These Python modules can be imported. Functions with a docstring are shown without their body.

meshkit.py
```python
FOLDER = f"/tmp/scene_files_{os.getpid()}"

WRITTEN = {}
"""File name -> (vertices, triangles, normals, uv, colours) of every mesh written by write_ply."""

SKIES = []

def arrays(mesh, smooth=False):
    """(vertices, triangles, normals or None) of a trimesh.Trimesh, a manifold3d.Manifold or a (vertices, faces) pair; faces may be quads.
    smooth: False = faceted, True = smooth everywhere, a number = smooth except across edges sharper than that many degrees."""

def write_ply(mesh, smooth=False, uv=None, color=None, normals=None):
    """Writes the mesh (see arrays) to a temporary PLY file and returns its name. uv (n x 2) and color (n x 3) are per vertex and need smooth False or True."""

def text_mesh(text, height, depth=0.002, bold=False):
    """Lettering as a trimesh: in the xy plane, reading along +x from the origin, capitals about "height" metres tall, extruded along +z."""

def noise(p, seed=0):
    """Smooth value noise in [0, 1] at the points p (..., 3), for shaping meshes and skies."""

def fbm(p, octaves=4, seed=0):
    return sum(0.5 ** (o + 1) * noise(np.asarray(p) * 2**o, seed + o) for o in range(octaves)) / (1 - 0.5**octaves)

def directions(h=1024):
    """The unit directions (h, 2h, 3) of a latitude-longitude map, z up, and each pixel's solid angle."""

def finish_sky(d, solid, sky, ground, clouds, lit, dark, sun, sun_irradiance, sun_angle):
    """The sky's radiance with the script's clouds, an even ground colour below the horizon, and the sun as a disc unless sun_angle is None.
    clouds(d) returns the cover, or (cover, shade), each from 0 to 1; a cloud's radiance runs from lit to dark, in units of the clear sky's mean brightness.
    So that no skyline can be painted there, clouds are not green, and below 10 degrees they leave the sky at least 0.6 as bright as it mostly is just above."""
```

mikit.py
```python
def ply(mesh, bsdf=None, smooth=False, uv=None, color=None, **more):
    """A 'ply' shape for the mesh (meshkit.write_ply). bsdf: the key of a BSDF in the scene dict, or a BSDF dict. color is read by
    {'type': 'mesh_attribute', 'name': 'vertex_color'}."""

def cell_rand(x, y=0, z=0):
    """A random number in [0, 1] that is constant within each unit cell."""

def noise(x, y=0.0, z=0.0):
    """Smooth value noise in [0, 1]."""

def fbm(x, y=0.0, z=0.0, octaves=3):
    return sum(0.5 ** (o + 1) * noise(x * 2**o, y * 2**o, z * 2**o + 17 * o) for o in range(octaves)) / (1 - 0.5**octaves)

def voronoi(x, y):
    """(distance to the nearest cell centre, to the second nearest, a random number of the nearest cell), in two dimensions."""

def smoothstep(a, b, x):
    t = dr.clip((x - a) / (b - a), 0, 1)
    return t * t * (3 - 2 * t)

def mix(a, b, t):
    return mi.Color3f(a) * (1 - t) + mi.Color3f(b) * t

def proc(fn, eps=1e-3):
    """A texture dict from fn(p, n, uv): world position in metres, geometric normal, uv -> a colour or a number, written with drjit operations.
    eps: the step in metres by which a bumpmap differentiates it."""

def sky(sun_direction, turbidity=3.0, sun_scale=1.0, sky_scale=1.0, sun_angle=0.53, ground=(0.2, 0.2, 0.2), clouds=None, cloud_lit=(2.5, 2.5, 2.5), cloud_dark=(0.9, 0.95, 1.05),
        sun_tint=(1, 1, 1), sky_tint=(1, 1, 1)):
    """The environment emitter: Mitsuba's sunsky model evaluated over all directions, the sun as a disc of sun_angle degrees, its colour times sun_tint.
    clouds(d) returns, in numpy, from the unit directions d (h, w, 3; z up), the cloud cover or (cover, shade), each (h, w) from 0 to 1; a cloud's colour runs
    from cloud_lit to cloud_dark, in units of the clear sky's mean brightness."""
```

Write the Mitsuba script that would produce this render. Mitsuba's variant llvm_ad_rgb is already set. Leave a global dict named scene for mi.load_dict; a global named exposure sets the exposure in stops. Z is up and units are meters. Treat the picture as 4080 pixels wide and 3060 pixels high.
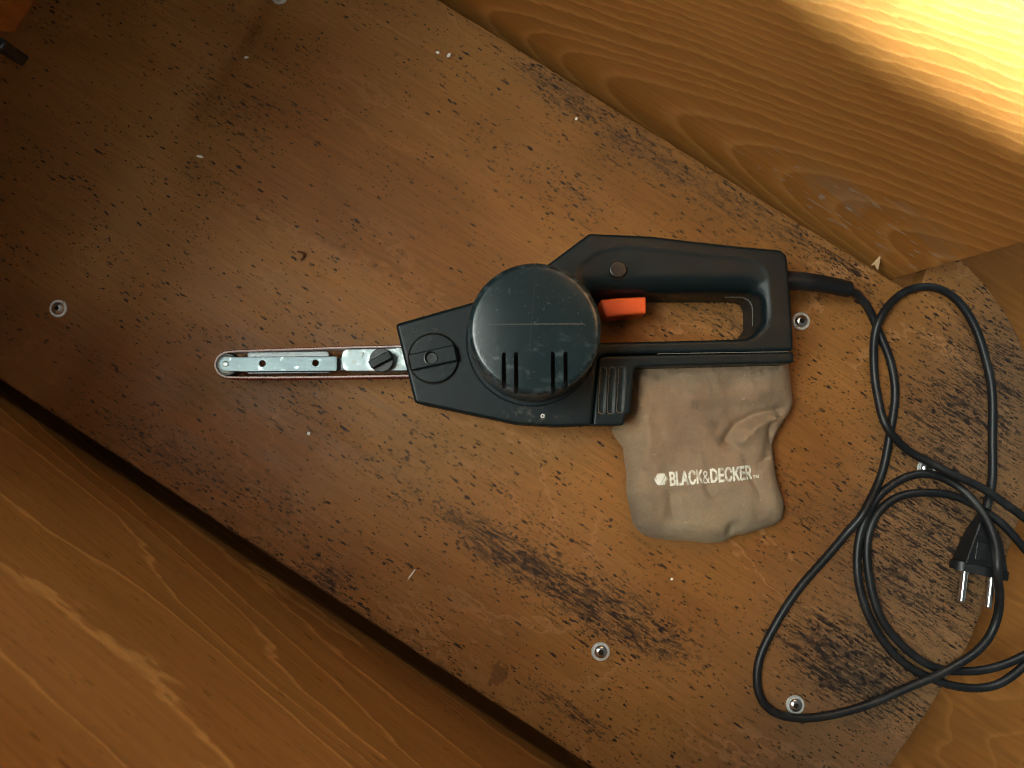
import math
import numpy as np
import shapely
from shapely.geometry import Polygon, LineString, Point
from scipy.spatial import Delaunay
from scipy.interpolate import CubicSpline
import trimesh
import manifold3d as m3
import drjit as dr
import mitsuba as mi
import mikit
import meshkit
from mikit import noise, fbm, cell_rand, smoothstep, mix

T = mi.ScalarTransform4f
scene, labels = {}, {}
exposure = 0.24

# ------------------------------------------------------------------ camera and light
# The origin is the point of the seat under the phone; x right, y up in the picture, z up. Metres here, millimetres in the builders below.
scene['camera'] = {
    'type': 'thinlens', 'fov': 67.16, 'fov_axis': 'x', 'aperture_radius': 0.0013, 'focus_distance': 0.525,
    'near_clip': 0.02, 'far_clip': 20.0,
    'to_world': T().look_at(origin=[0, 0, 0.55], target=[0, 0.55 * math.tan(0.06501), 0], up=[0, 1, 0]),
}
# unit vectors of the chair: D runs from the backrest to the front edge, N across the seat from the left arm to the right arm
D = np.array([0.84304463, -0.53784362])
N = np.array([0.53784362, 0.84304463])


def sv(s, v):
    return D * s + N * v


def lamp(name, centre, target, w, h, rgb):
    scene[name] = {'type': 'rectangle', 'to_world': T().look_at(origin=list(centre), target=list(target), up=[0.01, 0.02, 1]) @ T().scale([w / 2, h / 2, 1]),
                   'bsdf': {'type': 'diffuse', 'reflectance': {'type': 'rgb', 'value': 0.1}},
                   'emitter': {'type': 'area', 'radiance': {'type': 'rgb', 'value': list(rgb)}}}
    labels[name] = {'kind': 'structure', 'label': 'unseen light panel out of view beside the chair'}


scene['room_light'] = {'type': 'constant', 'radiance': {'type': 'rgb', 'value': [0.080, 0.087, 0.082]}}
# unseen soft light, high behind the backrest, placed to light seat and arms
wc = np.array([*sv(-1.12, -0.60), 2.40])
lamp('unseen_back_light', wc, (0, 0, 0), 1.3, 1.1, (12.2, 13.2, 12.0))
# unseen light beyond the right arm, placed low enough that the right arm shades the seat and only the left arm is lit
lamp('unseen_side_light', [*sv(-0.8, 2.2), 1.82], [*sv(-0.05, -0.18), 0.25], 1.2, 1.1, (6.6, 6.7, 6.3))
# unseen low light beyond the left arm: its beam passes over the arm and lands on the upper half of the right arm panel
aim = np.array([*(sv(0.100, 0.247)), 0.24])
al = math.radians(40)
tv = D * math.sin(al) + N * math.cos(al)
lo = np.array([*(-tv * 2.6), 0.485]) + np.array([aim[0], aim[1], aim[2] - 0.0])
lamp('unseen_low_light', lo, aim, 0.45, 0.46, (1950, 2150, 2450))

# ------------------------------------------------------------------ helpers
MM = 0.001


def key(name):
    k, i = name, 0
    while k in scene or k in labels:
        i += 1
        k = f'{name}_{i:03d}'
    return k


def put(name, mesh, bsdf, smooth=35, **tags):
    """mesh (in millimetres) becomes one entry; returns its key."""
    v, f = (mesh.vertices, mesh.faces) if hasattr(mesh, 'vertices') else mesh
    m = trimesh.Trimesh(np.asarray(v, float) * MM, np.asarray(f), process=False)
    k = key(name)
    scene[k] = mikit.ply(m, bsdf, smooth=smooth)
    if tags:
        labels[k] = tags
    return k


def resample(xy, step):
    ls = LineString(np.vstack([xy, xy[:1]]))
    n = max(8, int(math.ceil(ls.length / step)))
    return np.array([ls.interpolate(i / n, normalized=True).coords[0] for i in range(n)])


def rnd(poly, convex=3.0, concave=2.0):
    p = Polygon(poly) if not hasattr(poly, 'geom_type') else poly
    p = p.buffer(-convex, quad_segs=12).buffer(convex, quad_segs=12)
    return p.buffer(concave, quad_segs=12).buffer(-concave, quad_segs=12)


def solid(poly, ztop, zbot=0.0, r=3.0, step=2.0, zmod=None, nr=7, bottom=True):
    """A prism of a (rounded) polygon with a rounded top edge of radius r; zmod(x, y) is added to the height of the top face."""
    poly = shapely.geometry.polygon.orient(poly)
    V, F = [], []
    cnt = 0
    inner_rings, inner_idx = [], []
    for ring in [poly.exterior, *poly.interiors]:
        p = resample(np.array(ring.coords)[:-1], step)
        n = len(p)
        e = np.roll(p, -1, 0) - p
        en = np.stack([e[:, 1], -e[:, 0]], 1)
        en /= np.linalg.norm(en, axis=1, keepdims=True) + 1e-12
        vn = en + np.roll(en, 1, 0)
        vn /= np.linalg.norm(vn, axis=1, keepdims=True) + 1e-12
        rows = [(p, np.full(n, float(zbot)))]
        for k in range(nr + 1):
            a = math.pi / 2 * k / nr
            q = p - vn * r * (1 - math.cos(a))
            z = ztop - r * (1 - math.sin(a)) + (zmod(q[:, 0], q[:, 1]) if zmod else np.zeros(n))
            if k == 0:
                rows += [(q, zbot + (z - zbot) * t) for t in (0.5, 0.98)]
            rows.append((q, z))
        start = cnt
        for q, z in rows:
            V.append(np.column_stack([q, z]))
            cnt += n
        i = np.arange(n)
        j = (i + 1) % n
        for k in range(len(rows) - 1):
            a, b = start + k * n, start + (k + 1) * n
            F += [np.stack([a + i, a + j, b + j], 1), np.stack([a + i, b + j, b + i], 1)]
        inner_rings.append(rows[-1][0])
        inner_idx.append(start + (len(rows) - 1) * n + i)
        if ring is poly.exterior:
            pass
    cap = Polygon(inner_rings[0], inner_rings[1:]).buffer(0)
    x0, y0, x1, y1 = cap.bounds
    gx, gy = np.meshgrid(np.arange(x0, x1, step), np.arange(y0, y1, step * 0.9))
    gx = gx + (np.arange(len(gx)) % 2)[:, None] * step / 2
    g = np.column_stack([gx.ravel(), gy.ravel()])
    core = cap.buffer(-0.62 * step)
    shapely.prepare(core)
    g = g[shapely.contains_xy(core, g[:, 0], g[:, 1])]
    rp = np.vstack(inner_rings)
    P = np.vstack([rp, g])
    idx = np.concatenate([*inner_idx, cnt + np.arange(len(g))])
    V.append(np.column_stack([g, ztop + (zmod(g[:, 0], g[:, 1]) if zmod else np.zeros(len(g)))]))
    cnt += len(g)
    tri = Delaunay(P).simplices
    c = P[tri].mean(1)
    capb = cap.buffer(1e-3)
    tri = tri[shapely.contains_xy(capb, c[:, 0], c[:, 1])]
    a, b, cc = P[tri[:, 0]], P[tri[:, 1]], P[tri[:, 2]]
    ar = (b[:, 0] - a[:, 0]) * (cc[:, 1] - a[:, 1]) - (b[:, 1] - a[:, 1]) * (cc[:, 0] - a[:, 0])
    tri = tri[np.abs(ar) > 1e-9]
    ar = ar[np.abs(ar) > 1e-9]
    tri = np.where((ar < 0)[:, None], tri[:, ::-1], tri)
    F.append(idx[tri])
    if bottom:
        bv, bf = trimesh.creation.triangulate_polygon(poly, engine='earcut')
        V.append(np.column_stack([bv, np.full(len(bv), float(zbot))]))
        F.append(np.asarray(bf)[:, ::-1] + cnt)
        cnt += len(bv)
    return trimesh.Trimesh(np.vstack(V), np.vstack(F), process=False)


def lathe(profile, centre=(0, 0), n=72):
    m = trimesh.creation.revolve(np.array(profile, float), sections=n)
    m.apply_translation([centre[0], centre[1], 0])
    return m


def disc_profile(r, z0, z1, f=1.0, k=5):
    """A disc with a rounded upper edge."""
    p = [(0, z0), (r, z0)]
    for i in range(k + 1):
        a = math.pi / 2 * i / k
        p.append((r - f + f * math.cos(a), z1 - f + f * math.sin(a)))
    return p + [(0, z1)]


def tube(path, radius, n=20, cap=True):
    """A round tube along the points (n x 3); radius is a number or one per point."""
    p = np.asarray(path, float)
    t = np.gradient(p, axis=0)
    t /= np.linalg.norm(t, axis=1, keepdims=True)
    up = np.array([0, 0, 1.0])
    a = np.cross(t, up)
    a /= np.linalg.norm(a, axis=1, keepdims=True)
    b = np.cross(a, t)
    ang = np.arange(n) * 2 * math.pi / n
    rad = np.broadcast_to(np.asarray(radius, float), (len(p),))
    V = (p[:, None] + rad[:, None, None] * (a[:, None] * np.cos(ang)[None, :, None] + b[:, None] * np.sin(ang)[None, :, None])).reshape(-1, 3)
    i = np.arange(n)
    j = (i + 1) % n
    F = []
    for k in range(len(p) - 1):
        F += [np.stack([k * n + i, k * n + j, (k + 1) * n + j], 1), np.stack([k * n + i, (k + 1) * n + j, (k + 1) * n + i], 1)]
    if cap:
        m = len(V)
        V = np.vstack([V, p[:1], p[-1:]])
        F += [np.stack([j, i, i * 0 + m], 1), np.stack([(len(p) - 1) * n + i, (len(p) - 1) * n + j, i * 0 + m + 1], 1)]
    mesh = trimesh.Trimesh(V, np.vstack(F), process=False)
    if mesh.volume < 0:
        mesh.invert()
    return mesh


def rbox(size, r, centre=(0, 0, 0)):
    """A box with rounded edges (hull of spheres)."""
    s = m3.Manifold.sphere(r, 20)
    h = np.asarray(size) / 2 - r
    m = m3.Manifold.batch_hull([s.translate([sx * h[0], sy * h[1], sz * h[2]]) for sx in (-1, 1) for sy in (-1, 1) for sz in (-1, 1)])
    return to_tri(m).apply_translation(centre)


def to_tri(m):
    q = m.to_mesh()
    return trimesh.Trimesh(q.vert_properties[:, :3], q.tri_verts, process=False)


def from_tri(t):
    t = t.copy()
    t.merge_vertices()
    return m3.Manifold(m3.Mesh(np.asarray(t.vertices, np.float32), np.asarray(t.faces, np.uint32)))


def prism(poly, z0, z1):
    m = trimesh.creation.extrude_polygon(poly, z1 - z0, engine='earcut')
    m.apply_translation([0, 0, z0])
    return m


def capsule(a, b, r):
    return LineString([a, b]).buffer(r, quad_segs=10)


# ------------------------------------------------------------------ materials
def tex(fn, eps=2e-4):
    return mikit.proc(fn, eps)


def principled(base, rough, spec=0.5, **kw):
    return {'type': 'principled', 'base_color': base if isinstance(base, dict) else {'type': 'rgb', 'value': list(base)},
            'roughness': rough, 'specular': spec, **kw}


def two(b):
    return {'type': 'twosided', 'bsdf': b}


def bump(b, fn, scale, eps=2e-4):
    return {'type': 'bumpmap', 'arbitrary': tex(fn, eps), 'scale': scale, 'bsdf': b}


def SU(p):
    return (p.x * float(D[0]) + p.y * float(D[1])) * 1000


def SV(p):
    return (p.x * float(N[0]) + p.y * float(N[1])) * 1000


def dashes(u, v, lu, lv, density, seed):
    """Short dark pores along the grain: one possible dash per stretched cell."""
    row = dr.floor(v / lv)
    uu = u / lu + cell_rand(row, seed, 3) * 57.0
    col = dr.floor(uu)
    fu, fv = uu - col, v / lv - row
    r1, r2, r3, r4 = (cell_rand(col, row, seed + k) for k in (11, 12, 13, 14))
    half = 0.16 + 0.30 * r2 * r2
    cu = half + (1 - 2 * half) * r3
    th = 0.16 + 0.26 * r4
    cv = th + (1 - 2 * th) * cell_rand(col, row, seed + 15)
    q = dr.square((fu - cu) / half) + dr.square((fv - cv) / th)
    return dr.select(r1 < density, smoothstep(1.15, 0.35, q), 0.0)


def blob(u, v, cu, cv, lu, lv):
    return dr.exp(-dr.square((u - cu) / lu) - dr.square((v - cv) / lv))


CLUSTERS = [  # worn, dirty places of the seat, in the chair's own s, v millimetres: (s, v, half length, half width, strength)
    (69, -73, 80, 15, 0.75), (136, -63, 46, 16, 0.60), (-214, -143, 46, 14, 0.34), (-133, -135, 63, 20, 0.26), (-60, -152, 23, 11, 0.50), (142, -139, 46, 7, 0.45),
    (-9, -162, 110, 7, 0.30), (-71, 227, 54, 12, 0.32), (-124, 233, 45, 11, 0.22), (10, 225, 71, 14, 0.26), (85, 233, 59, 16, 0.30), (145, 230, 29, 14, 0.40),
    (-55, 174, 45, 11, 0.22), (-300, 91, 39, 23, 0.30), (-292, 36, 27, 18, 0.20), (285, -11, 46, 20, 0.80), (287, 79, 54, 46, 0.42), (258, 192, 46, 75, 0.34),
    (78, 150, 46, 16, 0.34), (192, 66, 36, 16, 0.22), (-143, -6, 89, 21, 0.10), (-127, -64, 89, 18, 0.14), (47, -37, 89, 11, 0.18),
]


def speck_amount(p):
    u, v = SU(p), SV(p)
    wob = (fbm(u * 0.02, v * 0.05, 3.0, 2) - 0.5) * 9
    vv = v + wob * 0.35 + (noise(u * 0.35, v * 1.1) - 0.5) * 0.9 + (noise(u * 1.1, v * 2.6, 4.0) - 0.5) * 0.45
    uj = u + (noise(u * 0.9, v * 0.9, 8.0) - 0.5) * 1.6
    clus = mi.Float(0.0)
    for cu, cv, lu, lv, s in CLUSTERS:
        clus = clus + s * blob(u, v + wob * 0.6, cu, cv, lu, lv)
    patch = smoothstep(0.42, 0.75, fbm(u * 0.022, v * 0.06, 9.0, 3))
    front = smoothstep(170.0, 300.0, u)
    clus = dr.minimum(clus * (0.55 + 0.9 * fbm(u * 0.03, v * 0.10, 19.0, 2)), 0.85)
    dens = dr.minimum(0.026 + 0.10 * patch + 0.80 * clus + 0.05 * front, 0.85)
    a = dashes(uj, vv, 7.0, 1.9, dens * 0.9, 100)
    b = dashes(uj, vv + 0.7, 4.0, 1.2, dens, 200)
    c = dashes(uj, vv + 0.3, 12.0, 2.4, dens * 0.40, 300)
    e = dashes(uj, vv + 0.9, 24.0, 1.2, clus * 0.5 + 0.10 * front, 400) * 0.75
    h = dashes(uj, vv + 0.2, 2.4, 0.8, dens * 0.9 + 0.03, 500) * 0.7
    s = dr.maximum(dr.maximum(a, b * 0.9), dr.maximum(dr.maximum(c, e), h))
    # within the worst places the open grain runs together into long black streaks
    st = fbm(uj * 0.075, vv * 1.30 + wob, 23.0, 3)
    streak = smoothstep(0.665 - 0.30 * clus - 0.06 * front, 0.725 - 0.29 * clus - 0.06 * front, st) * smoothstep(0.12, 0.5, clus + 0.22 * front)
    tone = 0.62 + 0.38 * smoothstep(0.25, 0.65, fbm(u * 0.25, v * 0.6, 5.0, 2))
    blot = smoothstep(1.2, 0.8, dr.sqrt(dr.square((u - 81) / 5.5) + dr.square((v + 146) / 8.5)) + (noise(u * 0.4, v * 0.4, 3.0) - 0.5) * 0.9) * 0.45
    return dr.maximum(dr.maximum(s, streak * 0.85) * tone, blot), clus, front


def seat_color(p, n, uv):
    u, v = SU(p), SV(p)
    s, dens, front = speck_amount(p)
    w = (fbm(u * 0.012, v * 0.035, 21.0, 3) - 0.5) * 1.0
    big = fbm(u * 0.006, v * 0.014, 1.0, 3)
    fine = fbm(u * 0.05, v * 0.9, 2.0, 3)
    c = mix([0.190, 0.077, 0.0190], [0.268, 0.117, 0.0315], smoothstep(0.3, 0.7, big))
    c = c * (0.80 + 0.40 * fine)
    # flame-shaped figure of the veneer: thin paler edges
    t = fbm(u * 0.0045 + 3, v * 0.011, 4.0, 2) * 7.0 + (fbm(u * 0.09, v * 0.22, 6.0, 3) - 0.5) * 0.55
    fr = t - dr.floor(t)
    edge = smoothstep(0.0, 0.03, fr) * smoothstep(0.17, 0.04, fr) * smoothstep(0.35, 0.6, fbm(u * 0.01, v * 0.02, 8.0, 2)) * (0.45 + 0.55 * smoothstep(-120.0, 60.0, u))
    c = mix(c, [0.40, 0.19, 0.075], edge * 0.45)
    # grey, greasy wear; the front end is painted darker to offset the side light
    wear_shade = smoothstep(0.40, 0.75, fbm(u * 0.02, v * 0.05, 30.0, 3)) * 0.05 + dr.minimum(dens, 0.6) * 0.30 + front * 0.52
    c = mix(c, [0.085, 0.066, 0.045], dr.minimum(wear_shade, 0.75))
    c = mix(c, [0.006, 0.007, 0.009], dr.minimum(s * 1.05, 0.95))
    return c


def seat_rough(p, n, uv):
    u, v = SU(p), SV(p)
    return 0.40 + 0.16 * fbm(u * 0.03, v * 0.12, 2.0, 2)


def seat_height(p, n, uv):
    u, v = SU(p), SV(p)
    s, dens, front = speck_amount(p)
    return fbm(u * 0.06, v * 1.1, 2.0, 2) * 0.5 - s * 0.8


def arm_right_color(p, n, uv):
    s, z = SU(p), p.z * 1000
    zc = 24 + 0.14 * s
    wob = (fbm(s * 0.010, z * 0.018, 3.0, 3) - 0.5)
    dz = z - zc + wob * 15
    jag = (fbm(s * 0.10, z * 0.30, 7.0, 3) - 0.5) * 3.0
    dz = dz + jag
    q = (dr.square(dz) / (25 + 0.12 * dr.abs(dz)) - s) / 41.0
    q = q + 0.9 * noise(q * 0.45, 3.0)
    fr = q - dr.floor(q)
    i = dr.floor(q)
    strength = 0.65 + 0.35 * cell_rand(i, 5)
    fine = fbm(s * 0.03, z * 0.7, 4.0, 3)
    big = fbm(s * 0.006, z * 0.02, 12.0, 3)
    c = mix([0.315, 0.119, 0.023], [0.400, 0.166, 0.038], big)
    dark = smoothstep(0.15, 0.96, fr) * smoothstep(1.0, 0.95, fr)
    c = c * (1 - 0.17 * strength * dark)
    lite = smoothstep(0.0, 0.05, fr) * smoothstep(0.34, 0.07, fr)
    c = mix(c, [0.52, 0.255, 0.075], lite * 0.45 * strength)
    c = c * (0.86 + 0.28 * fine)
    # grey rubbed place near the front foot
    rub = smoothstep(0.50, 0.78, fbm(s * 0.02, z * 0.06 + s * 0.02, 40.0, 3)) * blob(s, z, 130.0, 42.0, 55.0, 26.0)
    c = mix(c, [0.23, 0.19, 0.13], rub * 0.75)
    spots = smoothstep(0.80, 0.86, noise(s * 0.11, z * 0.35, 51.0)) * blob(s, z, 120.0, 40.0, 70.0, 30.0)
    return mix(c, [0.42, 0.38, 0.32], spots * 0.5)


def arm_left_color(p, n, uv):
    s, z = SU(p), p.z * 1000
    zr = z - 0.22 * s
    t = fbm(s * 0.0032 + 1.7, zr * 0.016 + 0.4, 2.0, 2) * 3.4 + zr * 0.022 + (fbm(s * 0.06, z * 0.16, 5.0, 3) - 0.5) * 0.18
    fr = t - dr.floor(t)
    fine = fbm(s * 0.03, zr * 0.5, 4.0, 3)
    big = fbm(s * 0.007, zr * 0.02, 9.0, 3)
    c = mix([0.270, 0.106, 0.021], [0.350, 0.150, 0.037], big)
    c = c * (1 - 0.13 * smoothstep(0.3, 1.0, fr) * smoothstep(1.0, 0.97, fr))
    lite = smoothstep(0.0, 0.03, fr) * smoothstep(0.14, 0.04, fr)
    c = mix(c, [0.54, 0.26, 0.07], lite * 0.62)
    pores = dashes(s, zr, 9.0, 1.6, 0.10, 700) * 0.30 + dashes(s, zr + 0.6, 14.0, 3.0, 0.025, 720) * 0.5
    c = c * (0.84 + 0.32 * fine)
    return mix(c, [0.05, 0.022, 0.008], pores)


def base_color(p, n, uv):
    s, v = SU(p), SV(p)
    t = fbm(s * 0.006 + 2, v * 0.018, 2.0, 3) * 6
    fr = t - dr.floor(t)
    c = mix([0.165, 0.062, 0.012], [0.215, 0.086, 0.019], fbm(s * 0.01, v * 0.05, 3.0, 3))
    c = mix(c, [0.28, 0.12, 0.030], smoothstep(0.0, 0.05, fr) * smoothstep(0.25, 0.05, fr) * 0.4)
    return c * (0.85 + 0.3 * fbm(s * 0.04, v * 0.5, 3.0, 2))


def wood_height(p, n, uv):
    s, v, z = SU(p), SV(p), p.z * 1000
    return fbm(s * 0.05, z * 0.9, v * 0.9, 2)


def edge_color(p, n, uv):
    z = p.z * 1000
    q = noise(SU(p) * 0.15, SV(p) * 0.15, z * 1.2)
    return mix([0.05, 0.03, 0.018], [0.15, 0.085, 0.045], q)


def plastic_color(p, n, uv):
    x, y, z = p.x * 1000, p.y * 1000, p.z * 1000
    dust = smoothstep(0.62, 0.9, fbm(x * 0.12, y * 0.12, z * 0.12, 3)) * 0.35
    speck = smoothstep(0.90, 0.97, noise(x * 1.1, y * 1.1, z * 1.1)) * smoothstep(0.45, 0.7, noise(x * 0.05, y * 0.05, 7.0))
    c = mix([0.0042, 0.0095, 0.0112], [0.015, 0.023, 0.0245], dust)
    c = mix(c, [0.10, 0.095, 0.08], speck * 0.5)
    # sawdust rubbed into the corner between the motor and the lower edge
    low = blob(x, y, 14.0, 12.0, 16.0, 6.0) * smoothstep(0.52, 0.75, fbm(x * 0.35, y * 0.35, 4.0, 3))
    return mix(c, [0.15, 0.125, 0.09], low * 0.35)


def plastic_rough(p, n, uv):
    x, y, z = p.x * 1000, p.y * 1000, p.z * 1000
    return 0.34 + 0.14 * fbm(x * 0.1, y * 0.1, z * 0.1, 2)


def plastic_grain(p, n, uv):
    x, y, z = p.x * 1000, p.y * 1000, p.z * 1000
    return noise(x * 1.6, y * 1.6, z * 1.6)


def motor_color(p, n, uv):
    x, y, z = p.x * 1000 - 13.2, p.y * 1000 - 61.5, p.z * 1000
    r = dr.sqrt(x * x + y * y)
    top = smoothstep(95.0, 103.0, z)
    # chalky scuffs of the lower half and of the rim
    sc = smoothstep(0.54, 0.80, fbm(x * 0.13 + 3, y * 0.20, z * 0.1, 4)) * smoothstep(2.0, -14.0, y) * smoothstep(4.0, 16.0, r)
    rim = smoothstep(33.5, 36.5, r) * smoothstep(0.45, 0.7, fbm(x * 0.25, y * 0.25, z * 0.2, 3))
    dots = smoothstep(0.88, 0.95, noise(x * 0.55, y * 0.55, 2.0)) * 0.5
    c = mix([0.0045, 0.0130, 0.0158], [0.009, 0.021, 0.0250], fbm(x * 0.05, y * 0.05, z * 0.05, 3))
    c = mix(c, [0.16, 0.20, 0.21], dr.minimum(sc * 0.30 + rim * 0.15 + dots * 0.25, 0.8) * top)
    # brown dust on the flank, towards the foot
    dirt = smoothstep(0.40, 0.75, fbm(x * 0.15, y * 0.15, z * 0.12, 3)) * (1 - top)
    return mix(c, [0.075, 0.055, 0.035], dirt * 0.6)


def cloth_color(p, n, uv):
    x, y = p.x * 1000, p.y * 1000
    low = smoothstep(-20.0, -70.0, y)
    c = mix([0.250, 0.176, 0.112], [0.232, 0.188, 0.126], low)
    st = fbm(x * 0.022, y * 0.03, 5.0, 4)
    c = mix(c, [0.150, 0.108, 0.074], smoothstep(0.48, 0.75, st) * 0.7)
    c = mix(c, [0.29, 0.21, 0.122], smoothstep(0.55, 0.8, fbm(x * 0.03 + 9, y * 0.03, 15.0, 3)) * 0.5)
    c = c * (0.90 + 0.20 * noise(x * 1.5, y * 1.5, 1.0))
    fleck = smoothstep(0.955, 0.985, noise(x * 0.8, y * 0.8, 31.0))
    return mix(c, [0.55, 0.50, 0.42], fleck * 0.5)


def weave(p, n, uv):
    x, y = p.x * 1000, p.y * 1000
    return 0.5 * noise(x * 2.2, y * 2.2, 1.0) + fbm(x * 0.18, y * 0.18, 6.0, 3) * 2.0


def metal_color(p, n, uv):
    x, y = p.x * 1000, p.y * 1000
    q = fbm(x * 0.14, y * 0.16, 3.0, 4)
    c = mix([0.25, 0.30, 0.31], [0.50, 0.57, 0.57], smoothstep(0.3, 0.7, q))
    dirt = smoothstep(0.60, 0.74, fbm(x * 0.35, y * 0.35, 9.0, 3))
    return mix(c, [0.24, 0.22, 0.18], dirt * 0.55)


def fork_color(p, n, uv):
    x, y = p.x * 1000, p.y * 1000
    c = mix([0.095, 0.125, 0.135], [0.165, 0.21, 0.222], fbm(x * 0.06, y * 0.25, 3.0, 3))
    return mix(c, [0.50, 0.58, 0.58], smoothstep(0.66, 0.8, fbm(x * 0.2, y * 0.2, 8.0, 3)) * 0.6)


def print_color(p, n, uv):
    x, y = p.x * 1000, p.y * 1000
    w = smoothstep(0.50, 0.72, fbm(x * 0.35, y * 0.25, 12.0, 3)) * 0.75
    return mix([0.80, 0.77, 0.66], [0.34, 0.27, 0.19], w)


def belt_color(p, n, uv):
    x, z = p.x * 1000, p.z * 1000
    g = noise(x * 3.0, p.y * 3000, z * 3.0)
    return mix([0.085, 0.018, 0.012], [0.19, 0.055, 0.04], g)


def trigger_color(p, n, uv):
    x, y, z = p.x * 1000, p.y * 1000, p.z * 1000
    grime = smoothstep(0.45, 0.8, fbm(x * 0.22, y * 0.3, z * 0.2, 3)) * 0.35 + smoothstep(0.86, 0.95, noise(x * 1.2, y * 1.2, z)) * 0.3
    return mix([0.76, 0.098, 0.018], [0.36, 0.055, 0.018], grime)


def rubber_color(p, n, uv):
    x, y, z = p.x * 1000, p.y * 1000, p.z * 1000
    return mix([0.006, 0.0075, 0.0088], [0.018, 0.020, 0.021], smoothstep(0.4, 0.9, fbm(x * 0.06, y * 0.06, z * 0.1, 3)))


scene['seat_wood'] = bump(principled(tex(seat_color), tex(seat_rough), 0.16), seat_height, 0.00012)
scene['arm_right_wood'] = bump(principled(tex(arm_right_color), 0.46, 0.45), wood_height, 0.00005)
scene['arm_left_wood'] = bump(principled(tex(arm_left_color), 0.46, 0.45), wood_height, 0.00005)
scene['base_wood'] = principled(tex(base_color), 0.55, 0.2)
scene['edge_wood'] = principled(tex(edge_color), 0.7, 0.3)
scene['plastic'] = bump(principled(tex(plastic_color), tex(plastic_rough), 0.26), plastic_grain, 0.00003)
scene['motor_plastic'] = bump(principled(tex(motor_color), 0.25, 0.5), plastic_grain, 0.00003)
scene['slick_plastic'] = principled((0.0115, 0.013, 0.0135), 0.25, 0.5)
scene['slot_shade'] = principled((0.018, 0.015, 0.010), 0.9, 0.1)  # shade inside slots, gaps and sockets put into colour, with some brown dust
scene['mould_edge'] = principled((0.055, 0.06, 0.056), 0.6, 0.3)
scene['worn_line'] = principled((0.13, 0.125, 0.105), 0.6, 0.3)
scene['faint_line'] = principled((0.034, 0.037, 0.036), 0.6, 0.3)
scene['seam_line'] = principled((0.020, 0.025, 0.026), 0.6, 0.3)
scene['cloth'] = two(bump(principled(tex(cloth_color), 0.92, 0.15, sheen=0.3), weave, 0.00018))
scene['print'] = principled(tex(print_color), 0.8, 0.2)
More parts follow.
